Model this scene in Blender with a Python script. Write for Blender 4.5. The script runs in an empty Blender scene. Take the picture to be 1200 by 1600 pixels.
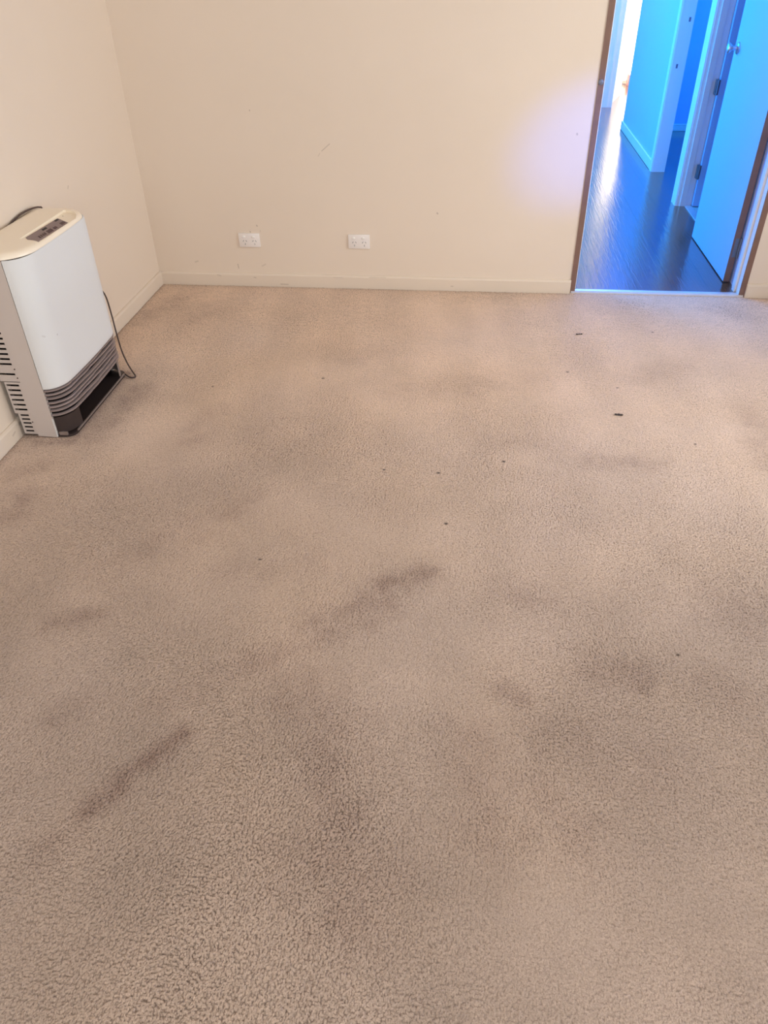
import bpy, bmesh, math, random
import numpy as np
from mathutils import Vector, Matrix

random.seed(7)
S = bpy.context.scene
COL = S.collection

# ------------------------------------------------------------------ camera
CAM_F, PITCH, ROLL, YAW = 1172.2056, 0.652704, -0.0207176, -0.1194202
CAM_P = (1.73782, -4.04319, 1.53971)
cam_d = bpy.data.cameras.new('camera')
cam = bpy.data.objects.new('camera', cam_d)
COL.objects.link(cam)
cam_d.sensor_fit = 'VERTICAL'
cam_d.sensor_height = 32.0
cam_d.lens = CAM_F * 32.0 / 1600.0
cam_d.clip_start = 0.02
fwd = Vector((math.sin(YAW) * math.cos(PITCH), math.cos(YAW) * math.cos(PITCH), -math.sin(PITCH)))
rgt = Vector((math.cos(YAW), -math.sin(YAW), 0))
upv = rgt.cross(fwd)
r2 = math.cos(ROLL) * rgt + math.sin(ROLL) * upv
u2 = -math.sin(ROLL) * rgt + math.cos(ROLL) * upv
cam.matrix_world = Matrix(((r2.x, u2.x, -fwd.x, CAM_P[0]), (r2.y, u2.y, -fwd.y, CAM_P[1]),
                           (r2.z, u2.z, -fwd.z, CAM_P[2]), (0, 0, 0, 1)))
S.camera = cam

# ------------------------------------------------------------------ colour, world
S.view_settings.view_transform = 'Standard'
S.view_settings.look = 'None'
S.view_settings.gamma = 1.0
S.view_settings.use_curve_mapping = False
S.view_settings.exposure = 0.0
S.cycles.max_bounces = 10
S.cycles.diffuse_bounces = 6
S.cycles.use_denoising = True
S.cycles.sample_clamp_indirect = 6.0

W = bpy.data.worlds.new('sky'); S.world = W
W.use_nodes = True
bg = W.node_tree.nodes['Background']
bg.inputs[0].default_value = (0.62, 0.76, 1.0, 1)
bg.inputs[1].default_value = 0.35

WYC = -1.8          # middle of the window in the right wall
# ------------------------------------------------------------------ lights (daylight at the windows, blue hall light, added helpers)
def area(name, loc, target, sx, sy, power, color, spread=180):
    d = bpy.data.lights.new(name, 'AREA')
    d.shape = 'RECTANGLE'; d.size = sx; d.size_y = sy
    d.energy = power; d.color = color; d.spread = math.radians(spread)
    o = bpy.data.objects.new(name, d); COL.objects.link(o)
    o.location = loc
    o.rotation_euler = (Vector(target) - Vector(loc)).to_track_quat('-Z', 'Y').to_euler()
    return o
# room: window in the right wall, window in the rear wall
area('daylight_right', (4.42, WYC, 1.46), (0, WYC, 1.25), 2.1, 1.4, 75, (0.98, 1.0, 0.985))
area('daylight_rear', (1.65, -5.72, 1.46), (1.5, 0, 1.15), 2.4, 1.4, 64, (0.96, 0.98, 0.98))
# hall: blue-tinted window light from the hall's left side; cyan and side-room lights are added
area('blue_hall_daylight', (0.93, 2.2, 1.35), (3.2, 2.2, 0.9), 2.4, 1.6, 200, (0.0, 0.29, 1.0))
area('added_cyan_light', (0.93, 4.75, 1.35), (3.0, 5.5, 0.2), 1.0, 1.4, 12, (0.0, 0.72, 1.0), 130)  # added to turn the far floor cyan, with an unseen window built for it
area('hall_lamp', (2.95, 3.6, 2.33), (2.95, 3.6, 0), 0.24, 0.24, 60, (0.10, 0.24, 1.0))
area('added_side_room_light', (5.36, 3.1, 1.4), (3.0, 3.6, 1.0), 1.4, 1.3, 85, (0.0, 0.29, 1.0))  # added to brighten the side room, with an unseen window built for it
# far end of the hall: glazed door and an added side light
area('far_door_daylight', (3.95, 7.36, .72), (3.0, 2.0, 0.4), 1.0, 1.3, 420, (1.0, 0.92, 0.84))
area('added_far_side_light', (5.36, 5.9, 1.4), (3.2, 6.2, 0.6), 1.6, 1.4, 110, (1.0, 0.93, 0.85))  # added to brighten the far room, with its own unseen window
# added spot without a fixture: blue light on the wall beside the doorway
def spot(name, loc, target, power, color, size, blend, radius):
    d = bpy.data.lights.new(name, 'SPOT')
    d.energy = power; d.color = color; d.spot_size = math.radians(size); d.spot_blend = blend
    d.shadow_soft_size = radius
    o = bpy.data.objects.new(name, d); COL.objects.link(o)
    o.location = loc
    o.rotation_euler = (Vector(target) - Vector(loc)).to_track_quat('-Z', 'Y').to_euler()
    return o
spot('added_blue_spot', (4.2, -2.3, 1.65), (2.31, 0.0, 0.74), 400, (0.0, 0.15, 1.0), 13, 1.0, 0.05)

# ------------------------------------------------------------------ materials
def nt(name):
    m = bpy.data.materials.new(name); m.use_nodes = True
    t = m.node_tree
    return m, t, t.nodes['Principled BSDF']
def N(t, typ, **kw):
    n = t.nodes.new(typ)
    for k, v in kw.items():
        setattr(n, k, v)
    return n
def L(t, a, b): t.links.new(a, b)

def plain(name, col, rough=0.5, metal=0.0, spec=0.5, var=0.04, scale=30, bump=0.0, coat=0.0):
    m, t, b = nt(name)
    tc = N(t, 'ShaderNodeTexCoord')
    no = N(t, 'ShaderNodeTexNoise'); no.inputs['Scale'].default_value = scale; no.inputs['Detail'].default_value = 4
    L(t, tc.outputs['Object'], no.inputs['Vector'])
    mx = N(t, 'ShaderNodeMix', data_type='RGBA')
    mx.inputs[6].default_value = (*[c * (1 - var) for c in col], 1)
    mx.inputs[7].default_value = (*[min(1, c * (1 + var)) for c in col], 1)
    L(t, no.outputs['Fac'], mx.inputs[0]); L(t, mx.outputs[2], b.inputs['Base Color'])
    b.inputs['Roughness'].default_value = rough
    b.inputs['Metallic'].default_value = metal
    b.inputs['Specular IOR Level'].default_value = spec
    b.inputs['Coat Weight'].default_value = coat
    if bump:
        bp = N(t, 'ShaderNodeBump'); bp.inputs['Strength'].default_value = bump; bp.inputs['Distance'].default_value = 0.002
        L(t, no.outputs['Fac'], bp.inputs['Height']); L(t, bp.outputs[0], b.inputs['Normal'])
    return m

def wall_paint(name, col, marks=(), var=0.03):
    """old cream wall paint: soft mottling, roller texture, a few scuffs given as capsules (p, q, radius, darkness)"""
    m, t, b = nt(name)
    tc = N(t, 'ShaderNodeTexCoord')
    n1 = N(t, 'ShaderNodeTexNoise'); n1.inputs['Scale'].default_value = 1.7; n1.inputs['Detail'].default_value = 5
    n2 = N(t, 'ShaderNodeTexNoise'); n2.inputs['Scale'].default_value = 160; n2.inputs['Detail'].default_value = 3
    L(t, tc.outputs['Object'], n1.inputs['Vector']); L(t, tc.outputs['Object'], n2.inputs['Vector'])
    mx = N(t, 'ShaderNodeMix', data_type='RGBA')
    mx.inputs[6].default_value = (col[0] * (1 - var), col[1] * (1 - var * 1.3), col[2] * (1 - var * 1.8), 1)
    mx.inputs[7].default_value = (min(1, col[0] * (1 + var)), min(1, col[1] * (1 + var)), min(1, col[2] * (1 + var)), 1)
    L(t, n1.outputs['Fac'], mx.inputs[0])
    out = mx.outputs[2]
    for (p, q, r, dk) in marks:
        p = Vector(p); q = Vector(q); d = q - p; ln = max(d.length, 1e-4)
        sub = N(t, 'ShaderNodeVectorMath', operation='SUBTRACT'); sub.inputs[1].default_value = p
        L(t, tc.outputs['Object'], sub.inputs[0])
        dot = N(t, 'ShaderNodeVectorMath', operation='DOT_PRODUCT'); dot.inputs[1].default_value = d / (ln * ln) if d.length > 0 else (0, 0, 0)
        L(t, sub.outputs[0], dot.inputs[0])
        cl = N(t, 'ShaderNodeClamp'); L(t, dot.outputs['Value'], cl.inputs[0])
        sc = N(t, 'ShaderNodeVectorMath', operation='SCALE'); sc.inputs[0].default_value = d
        L(t, cl.outputs[0], sc.inputs['Scale'])
        df = N(t, 'ShaderNodeVectorMath', operation='SUBTRACT'); L(t, sub.outputs[0], df.inputs[0]); L(t, sc.outputs[0], df.inputs[1])
        le = N(t, 'ShaderNodeVectorMath', operation='LENGTH'); L(t, df.outputs[0], le.inputs[0])
        mr = N(t, 'ShaderNodeMapRange'); mr.inputs[1].default_value = r * 0.15; mr.inputs[2].default_value = r * .72
        mr.inputs[3].default_value = dk * .75; mr.inputs[4].default_value = 0
        L(t, le.outputs['Value'], mr.inputs[0])
        m2 = N(t, 'ShaderNodeMix', data_type='RGBA'); m2.inputs[7].default_value = (0.16, 0.11, 0.08, 1)
        L(t, mr.outputs[0], m2.inputs[0]); L(t, out, m2.inputs[6]); out = m2.outputs[2]
    L(t, out, b.inputs['Base Color'])
    b.inputs['Roughness'].default_value = 0.62
    b.inputs['Specular IOR Level'].default_value = 0.3
    bp = N(t, 'ShaderNodeBump'); bp.inputs['Strength'].default_value = 0.12; bp.inputs['Distance'].default_value = 0.002
    L(t, n2.outputs['Fac'], bp.inputs['Height']); L(t, bp.outputs[0], b.inputs['Normal'])
    return m

CREAM = (0.76, 0.665, 0.57)
M = {}
M['wall'] = wall_paint('cream_wall_paint', CREAM)
M['wall_back'] = wall_paint('cream_wall_paint_scuffed', CREAM, marks=[
    ((1.017, 0, .728), (.975, 0, .695), .004, .55), ((.965, 0, .685), (.955, 0, .67), .003, .4),
    ((.627, 0, .879), (.627, 0, .876), .005, .6), ((.595, 0, .325), (.597, 0, .321), .007, .6),
    ((.611, 0, .300), (.611, 0, .289), .004, .3), ((1.563, 0, .402), (1.566, 0, .398), .007, .6),
    ((2.225, 0, .779), (2.226, 0, .775), .008, .5), ((.462, 0, .112), (.464, 0, .09), .006, .5),
    ((.60, 0, .105), (.62, 0, .115), .008, .25), ((.22, 0, .12), (.235, 0, .125), .009, .3),
    ((.555, 0, .292), (.556, 0, .288), .006, .7)])
M['wall_left'] = wall_paint('cream_wall_paint_left', CREAM, marks=[((0, -.776, .712), (0, -.785, .703), .006, .5)])
M['skirt'] = wall_paint('cream_skirting_paint', (0.73, 0.64, 0.545), marks=[
    ((1.20, -.016, .060), (1.29, -.016, .060), .006, .5), ((1.0, -.016, .055), (1.05, -.016, .054), .004, .35),
    ((.34, -.016, .055), (.36, -.016, .05), .006, .4), ((.55, -.016, .045), (.56, -.016, .043), .006, .45),
    ((1.65, -.016, .02), (1.66, -.016, .02), .006, .45), ((.70, -.016, .01), (.74, -.016, .009), .008, .4),
    ((0.016, -1.63, .05), (.016, -1.66, .045), .01, .5), ((0.016, -1.72, .03), (.016, -1.70, .035), .008, .4)])
M['ceiling'] = plain('ceiling_white', (0.80, 0.76, 0.70), 0.8)
M['white_paint'] = plain('white_gloss_paint', (0.80, 0.79, 0.77), 0.35, var=0.03, scale=8)
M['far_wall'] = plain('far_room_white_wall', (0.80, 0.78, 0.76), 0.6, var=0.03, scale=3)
M['cyan_lit_wall'] = plain('wall_cyan_light_tint', (0.30, 0.78, 0.84), 0.6, var=0.03, scale=3)  # cyan cast of the hall light put into the white wall's colour
M['hall_wall'] = plain('hall_wall_blue_light_tint', (0.46, 0.57, 0.84), 0.6, var=0.03, scale=3)  # blue hall light tinted into the wall colour
M['door_lit_blue'] = plain('door_blue_light_tint', (0.36, 0.58, 0.84), 0.45, var=0.015, scale=4)  # blue hall light put into the door's colour
M['bare_timber'] = plain('bare_brown_timber', (0.20, 0.115, 0.09), 0.6, var=0.25, scale=14)
M['alu'] = plain('aluminium_strip', (0.80, 0.80, 0.82), 0.35, metal=0.6)
M['hinge'] = plain('dull_hinge_steel', (0.17, 0.19, 0.22), 0.45, metal=0.4)
M['knob'] = plain('satin_chrome', (0.55, 0.56, 0.58), 0.3, metal=0.9)
M['tile'] = plain('pale_tile_floor', (0.62, 0.58, 0.55), 0.4)
M['dark'] = plain('matt_black_recess', (0.007, 0.004, 0.004), 0.8, spec=0.15)
M['enamel'] = wall_paint('white_enamel', (0.69, 0.705, 0.72), marks=[((.118, -.20, .397), (.118, -.201, .394), .004, .9), ((.118, -.292, .258), (.118, -.297, .244), .004, .7), ((.098, -.262, .415), (.102, -.255, .41), .007, .3)], var=.012)
M['case'] = plain('grey_beige_enamel', (0.56, 0.50, 0.47), 0.45, var=0.03, scale=9)
M['cream_plastic'] = plain('cream_plastic', (0.90, 0.81, 0.67), 0.28, var=0.02, scale=5)
M['panel'] = plain('mauve_grey_control_panel', (0.25, 0.19, 0.19), 0.5, spec=0.3, var=0.03)
M['panel_line'] = plain('dark_panel_line', (0.17, 0.11, 0.115), 0.4)
M['button'] = plain('brown_grey_button', (0.085, 0.045, 0.05), 0.55, spec=0.25)
M['display'] = plain('black_display', (0.008, 0.006, 0.008), 0.5, spec=0.2)
M['grille'] = plain('grey_grille_metal', (0.33, 0.27, 0.265), 0.38, metal=0.35, var=0.12, scale=40)
M['tray'] = plain('dark_brown_metal', (0.045, 0.031, 0.029), 0.45, metal=0.2, var=0.2, scale=30)
M['tray_edge'] = plain('worn_metal_edge', (0.33, 0.27, 0.25), 0.4, metal=0.4, var=0.2, scale=60)
M['cord'] = plain('brown_black_cord', (0.07, 0.045, 0.04), 0.5)
M['outlet'] = plain('white_outlet_plastic', (0.83, 0.79, 0.77), 0.3, var=0.01)
M['switch'] = plain('glossy_switch_plastic', (0.88, 0.86, 0.84), 0.18, var=0.01)
M['crumb'] = plain('dark_lint', (0.06, 0.045, 0.04), 0.9)
M['pink'] = plain('pale_pink_brick', (0.58, 0.36, 0.35), 0.7, var=0.1)

def glass_mat():
    m = bpy.data.materials.new('window_glass'); m.use_nodes = True
    t = m.node_tree; t.nodes.clear()
    o = N(t, 'ShaderNodeOutputMaterial'); tr = N(t, 'ShaderNodeBsdfTransparent'); gl = N(t, 'ShaderNodeBsdfGlossy')
    gl.inputs['Roughness'].default_value = 0.02
    fr = N(t, 'ShaderNodeFresnel'); fr.inputs[0].default_value = 1.2
    mx = N(t, 'ShaderNodeMixShader')
    L(t, fr.outputs[0], mx.inputs[0]); L(t, tr.outputs[0], mx.inputs[1]); L(t, gl.outputs[0], mx.inputs[2])
    L(t, mx.outputs[0], o.inputs[0])
    return m
M['glass'] = glass_mat()

def curtain_mat():
    m = bpy.data.materials.new('pale_sheer_curtain'); m.use_nodes = True
    t = m.node_tree; t.nodes.clear()
    o = N(t, 'ShaderNodeOutputMaterial'); d = N(t, 'ShaderNodeBsdfDiffuse'); tl = N(t, 'ShaderNodeBsdfTranslucent'); mx = N(t, 'ShaderNodeMixShader')
    d.inputs[0].default_value = (.85, .82, .78, 1); tl.inputs[0].default_value = (.88, .85, .80, 1); mx.inputs[0].default_value = .75
    L(t, d.outputs[0], mx.inputs[1]); L(t, tl.outputs[0], mx.inputs[2]); L(t, mx.outputs[0], o.inputs[0])
    return m
M['curtain'] = curtain_mat()

def timber_floor():
    """dark brown floating boards running down the hall, glossy"""
    m, t, b = nt('dark_timber_boards')
    tc = N(t, 'ShaderNodeTexCoord')
    rot = N(t, 'ShaderNodeMapping'); rot.inputs['Rotation'].default_value = (0, 0, math.radians(90))
    L(t, tc.outputs['Object'], rot.inputs['Vector'])
    br = N(t, 'ShaderNodeTexBrick'); br.offset = 0.37
    br.inputs['Color1'].default_value = (0.125, 0.055, 0.026, 1); br.inputs['Color2'].default_value = (0.16, 0.072, 0.034, 1)
    br.inputs['Mortar'].default_value = (0.02, 0.01, 0.01, 1)
    br.inputs['Scale'].default_value = 1.0; br.inputs['Mortar Size'].default_value = 0.0022
    br.inputs['Brick Width'].default_value = 1.1; br.inputs['Row Height'].default_value = 0.19
    L(t, rot.outputs[0], br.inputs['Vector'])
    st = N(t, 'ShaderNodeMapping'); st.inputs['Scale'].default_value = (38, 2.6, 1)
    L(t, tc.outputs['Object'], st.inputs['Vector'])
    gr = N(t, 'ShaderNodeTexNoise'); gr.inputs['Scale'].default_value = 1.6; gr.inputs['Detail'].default_value = 6; gr.inputs['Distortion'].default_value = 1.2
    L(t, st.outputs[0], gr.inputs['Vector'])
    mx = N(t, 'ShaderNodeMix', data_type='RGBA', blend_type='MULTIPLY'); mx.inputs[0].default_value = 0.7
    ramp = N(t, 'ShaderNodeValToRGB'); ramp.color_ramp.elements[0].position = 0.3; ramp.color_ramp.elements[1].position = 0.7
    ramp.color_ramp.elements[0].color = (0.5, 0.45, 0.42, 1); ramp.color_ramp.elements[1].color = (1.1, 1.1, 1.1, 1)
    L(t, gr.outputs['Fac'], ramp.inputs[0]); L(t, br.outputs['Color'], mx.inputs[6]); L(t, ramp.outputs[0], mx.inputs[7])
    L(t, mx.outputs[2], b.inputs['Base Color'])
    b.inputs['Roughness'].default_value = 0.2
    b.inputs['Specular IOR Level'].default_value = 0.6
    b.inputs['Coat Weight'].default_value = 0.7; b.inputs['Coat Roughness'].default_value = 0.14; b.inputs['Coat IOR'].default_value = 1.5
    bp = N(t, 'ShaderNodeBump'); bp.inputs['Strength'].default_value = 0.45; bp.inputs['Distance'].default_value = 0.002; L(t, bp.outputs[0], b.inputs['Coat Normal'])
    ad = N(t, 'ShaderNodeMath', operation='MULTIPLY_ADD'); ad.inputs[1].default_value = -1.5
    L(t, br.outputs['Fac'], ad.inputs[0]); L(t, gr.outputs['Fac'], ad.inputs[2])
    L(t, ad.outputs[0], bp.inputs['Height']); L(t, bp.outputs[0], b.inputs['Normal'])
    return m
M['boards'] = timber_floor()

def carpet_mat():
    """worn beige pile: stains, grime, wear and painted shade live in one mesh attribute"""
    m, t, b = nt('worn_beige_carpet')
    at = N(t, 'ShaderNodeAttribute'); at.attribute_name = 'dirt_and_shade'
    tc = N(t, 'ShaderNodeTexCoord')
    n = N(t, 'ShaderNodeTexNoise'); n.inputs['Scale'].default_value = 420; n.inputs['Detail'].default_value = 2
    L(t, tc.outputs['Object'], n.inputs['Vector'])
    mr = N(t, 'ShaderNodeMapRange'); mr.inputs[1].default_value = .25; mr.inputs[2].default_value = .75; mr.inputs[3].default_value = 0.74; mr.inputs[4].default_value = 1.24
    L(t, n.outputs['Fac'], mr.inputs[0])
    mx = N(t, 'ShaderNodeMix', data_type='RGBA', blend_type='MULTIPLY'); mx.inputs[0].default_value = 1
    L(t, at.outputs['Color'], mx.inputs[6]); L(t, mr.outputs[0], mx.inputs[7])
    # painted shade: short dark gaps between the tufts
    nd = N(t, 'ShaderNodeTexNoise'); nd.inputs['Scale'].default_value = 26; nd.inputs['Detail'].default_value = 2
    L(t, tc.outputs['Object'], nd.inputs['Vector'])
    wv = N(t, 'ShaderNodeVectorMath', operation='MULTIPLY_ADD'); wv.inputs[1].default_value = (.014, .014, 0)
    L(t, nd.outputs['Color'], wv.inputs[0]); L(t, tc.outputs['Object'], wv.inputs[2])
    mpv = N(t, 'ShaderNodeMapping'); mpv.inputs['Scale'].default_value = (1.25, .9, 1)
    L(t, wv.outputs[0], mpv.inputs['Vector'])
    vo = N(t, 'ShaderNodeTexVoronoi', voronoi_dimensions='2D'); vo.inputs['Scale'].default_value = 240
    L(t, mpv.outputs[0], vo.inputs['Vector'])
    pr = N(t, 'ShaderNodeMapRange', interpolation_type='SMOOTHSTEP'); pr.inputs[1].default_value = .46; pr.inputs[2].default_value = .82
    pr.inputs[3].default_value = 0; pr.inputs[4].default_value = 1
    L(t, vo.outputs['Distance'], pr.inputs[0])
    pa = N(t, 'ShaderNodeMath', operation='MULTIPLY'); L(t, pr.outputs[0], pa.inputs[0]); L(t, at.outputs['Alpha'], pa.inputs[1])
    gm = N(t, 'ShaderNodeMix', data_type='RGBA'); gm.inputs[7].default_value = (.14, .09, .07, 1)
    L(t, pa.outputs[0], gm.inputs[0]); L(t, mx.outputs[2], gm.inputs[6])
    bp = N(t, 'ShaderNodeBump', invert=True); bp.inputs['Strength'].default_value = .8; bp.inputs['Distance'].default_value = .0018
    L(t, pa.outputs[0], bp.inputs['Height']); L(t, bp.outputs[0], b.inputs['Normal'])
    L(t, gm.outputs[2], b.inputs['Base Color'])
    b.inputs['Roughness'].default_value = 0.95
    b.inputs['Specular IOR Level'].default_value = 0.1
    b.inputs['Sheen Weight'].default_value = 0.25
    b.inputs['Sheen Roughness'].default_value = 0.5
    return m
M['carpet'] = carpet_mat()

# ------------------------------------------------------------------ mesh helpers
def wloc(o):
    v = Vector((0, 0, 0))
    while o is not None:
        v = v + o.location; o = o.parent
    return v
def box(bm, x0, x1, y0, y1, z0, z1, bevel=0.0, seg=2):
    g = bmesh.ops.create_cube(bm, size=1.0)
    for v in g['verts']:
        v.co = Vector((x0 + (v.co.x + .5) * (x1 - x0), y0 + (v.co.y + .5) * (y1 - y0), z0 + (v.co.z + .5) * (z1 - z0)))
    if bevel:
        es = list({e for v in g['verts'] for e in v.link_edges})
        bmesh.ops.bevel(bm, geom=es, offset=bevel, segments=seg, affect='EDGES', profile=0.5)
    return bm
def boxes(*bs, bevel=0.0):
    bm = bmesh.new()
    for b in bs:
        box(bm, *b, bevel=bevel)
    return bm
def tube(bm, pts, r, n=10):
    """round tube along a smoothed path"""
    P = [Vector(p) for p in pts]
    q = []
    for i in range(len(P) - 1):
        p0 = P[max(i - 1, 0)]; p1 = P[i]; p2 = P[i + 1]; p3 = P[min(i + 2, len(P) - 1)]
        for k in range(8):
            s = k / 8
            q.append(0.5 * ((2 * p1) + (-p0 + p2) * s + (2 * p0 - 5 * p1 + 4 * p2 - p3) * s * s + (-p0 + 3 * p1 - 3 * p2 + p3) * s ** 3))
    q.append(P[-1])
    rings = []
    for i, p in enumerate(q):
        d = (q[min(i + 1, len(q) - 1)] - q[max(i - 1, 0)]).normalized()
        a = d.cross(Vector((0.31, 0.2, 0.93))).normalized(); b2 = d.cross(a)
        rings.append([bm.verts.new(p + r * (math.cos(2 * math.pi * k / n) * a + math.sin(2 * math.pi * k / n) * b2)) for k in range(n)])
    for i in range(len(rings) - 1):
        for k in range(n):
            bm.faces.new((rings[i][k], rings[i][(k + 1) % n], rings[i + 1][(k + 1) % n], rings[i + 1][k]))
    bm.faces.new(rings[0][::-1]); bm.faces.new(rings[-1])
    return bm
def lathe(bm, prof, org, axis, n=28):
    """profile of (distance along axis, radius)"""
    ax = Vector(axis).normalized()
    a = ax.orthogonal().normalized(); b2 = ax.cross(a)
    rings = []
    for (h, r) in prof:
        c = Vector(org) + ax * h
        rings.append([bm.verts.new(c + r * (math.cos(2 * math.pi * k / n) * a + math.sin(2 * math.pi * k / n) * b2)) for k in range(n)])
    for i in range(len(rings) - 1):
        for k in range(n):
            bm.faces.new((rings[i][k], rings[i][(k + 1) % n], rings[i + 1][(k + 1) % n], rings[i + 1][k]))
    bm.faces.new(rings[0][::-1]); bm.faces.new(rings[-1])
    return bm
def prism(bm, poly, axis, a, b2):
    """poly extruded along axis ('x','y','z') from a to b2; poly gives the other two coordinates in order"""
    def P(u, v, w):
        return {'x': (w, u, v), 'y': (u, w, v), 'z': (u, v, w)}[axis]
    A = [bm.verts.new(P(u, v, a)) for u, v in poly]; B = [bm.verts.new(P(u, v, b2)) for u, v in poly]
    n = len(poly)
    bm.faces.new(A); bm.faces.new(B[::-1])
    for i in range(n):
        bm.faces.new((A[i], B[i], B[(i + 1) % n], A[(i + 1) % n]))
    return bm
def obj(name, bm, mat, parent=None, smooth=False, label=None):
    off = wloc(parent) if parent else Vector((0, 0, 0))
    bmesh.ops.recalc_face_normals(bm, faces=bm.faces)
    if parent:
        for v in bm.verts:
            v.co -= off
    me = bpy.data.meshes.new(name); bm.to_mesh(me); bm.free()
    me.materials.append(mat)
    if smooth:
        me.polygons.foreach_set('use_smooth', [True] * len(me.polygons))
        me.set_sharp_from_angle(angle=math.radians(38))
    o = bpy.data.objects.new(name, me); COL.objects.link(o)
    if parent:
        o.parent = parent
    if label:
        o['label'] = label
    return o
def thing(name, label, cat, loc=(0, 0, 0), group=None, kind=None):
    o = bpy.data.objects.new(name, None); COL.objects.link(o)
    o.location = loc; o.empty_display_size = 0.1
    if label: o['label'] = label
    if cat: o['category'] = cat
    if group: o['group'] = group
    if kind: o['kind'] = kind
    return o
def struct(name, bm, mat, label, cat, smooth=False):
    o = obj(name, bm, mat, smooth=smooth)
    o['kind'] = 'structure'; o['label'] = label; o['category'] = cat
    return o

# ------------------------------------------------------------------ the room shell
RX, RY, H = 4.3, -5.6, 2.4          # right wall, rear wall, ceiling
XL, XR = 2.2916, 3.2006             # outer edges of the door jamb in the back wall
JL, JR = 2.317, 3.173               # clear opening
DH = 2.06
WT = 0.11
struct('wall_left', boxes((-.12, 0, RY - .12, .0, -.02, H)), M['wall_left'], 'cream painted left wall behind the gas heater', 'wall')
struct('wall_back', boxes((-.12, XL, 0, WT, -.02, H), (XR, RX + .12, 0, WT, -.02, H), (XL, XR, 0, WT, DH + .03, H)), M['wall_back'],
       'cream painted back wall with the two power outlets and the doorway', 'wall')
WY0, WY1, WZ0, WZ1 = WYC - 1.1, WYC + 1.1, .72, 2.2
struct('wall_right', boxes((RX, RX + .12, RY - .12, WY0, -.02, H), (RX, RX + .12, WY1, 0, -.02, H), (RX, RX + .12, WY0, WY1, -.02, WZ0), (RX, RX + .12, WY0, WY1, WZ1, H)),
       M['wall'], 'cream painted right wall with a window', 'wall')
VX0, VX1 = .4, 2.9
struct('wall_rear', boxes((0, VX0, RY - .12, RY, -.02, H), (VX1, RX, RY - .12, RY, -.02, H), (VX0, VX1, RY - .12, RY, -.02, WZ0), (VX0, VX1, RY - .12, RY, WZ1, H)),
       M['wall'], 'cream painted wall behind the camera with a window', 'wall')
struct('ceiling', boxes((-.12, RX + .12, RY - .12, WT, H, H + .1)), M['ceiling'], 'plain white ceiling of the carpeted room', 'ceiling')

def window(name, label, horiz, fixed, a0, a1, z0, z1, nb=2):
    w = thing(name, label, 'window', (0, 0, 0), kind='structure')
    f = .05; d0, d1 = fixed
    def bx(p0, p1, q0, q1, e0=d0, e1=d1):
        return (e0, e1, p0, p1, q0, q1) if horiz == 'y' else (p0, p1, e0, e1, q0, q1)
    bl = [bx(a0, a0 + f, z0, z1), bx(a1 - f, a1, z0, z1), bx(a0 + f, a1 - f, z0, z0 + f), bx(a0 + f, a1 - f, z1 - f, z1)]
    for k in range(1, nb):
        c = a0 + (a1 - a0) * k / nb
        bl.append(bx(c - f / 2, c + f / 2, z0 + f, z1 - f))
    obj('window_frame', boxes(*bl), M['white_paint'], w)
    mid = (d0 + d1) / 2
    for k in range(nb):
        p0 = a0 + (a1 - a0) * k / nb + f * .9; p1 = a0 + (a1 - a0) * (k + 1) / nb - f * .9
        obj('pane', boxes(bx(p0, p1, z0 + f, z1 - f, mid - .002, mid + .002)), M['glass'], w)
    return w
window('window_1', 'white framed window in the right wall', 'y', (RX + .03, RX + .09), WY0, WY1, WZ0, WZ1)
window('window_2', 'white framed window behind the camera', 'x', (RY - .09, RY - .03), VX0, VX1, WZ0, WZ1)

# skirting boards: rounded top, bottom tucked into the pile
def skirting(name, p0, p1, label, axis, hgt=.066, th=.015, sgn=1, face=0.0):
    prof = [(face, -.012), (face + sgn * th, -.012), (face + sgn * th, hgt - .010), (face + sgn * th * .8, hgt - .003), (face + sgn * th * .45, hgt), (face, hgt)]
    bm = bmesh.new()
    if axis == 'x':
        prism(bm, prof, 'x', p0, p1)
    else:
        prism(bm, [(u, v) for u, v in prof], 'y', p0, p1)
    o = obj(name, bm, M['skirt']); o['kind'] = 'structure'; o['label'] = label; o['category'] = 'baseboard'
    return o
skirting('baseboard_left', RY, 0, 'cream skirting board along the left wall behind the heater', 'y')
skirting('baseboard_back', .015, XL, 'cream skirting board under the two power outlets', 'x', sgn=-1)
skirting('baseboard_back_right', XR, RX, 'short cream skirting board right of the doorway', 'x', sgn=-1)
skirting('baseboard_right', RY, -.015, 'cream skirting board along the right wall', 'y', sgn=-1, face=RX)
skirting('baseboard_rear', .015, RX - .015, 'cream skirting board along the wall behind the camera', 'x', face=RY)

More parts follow.
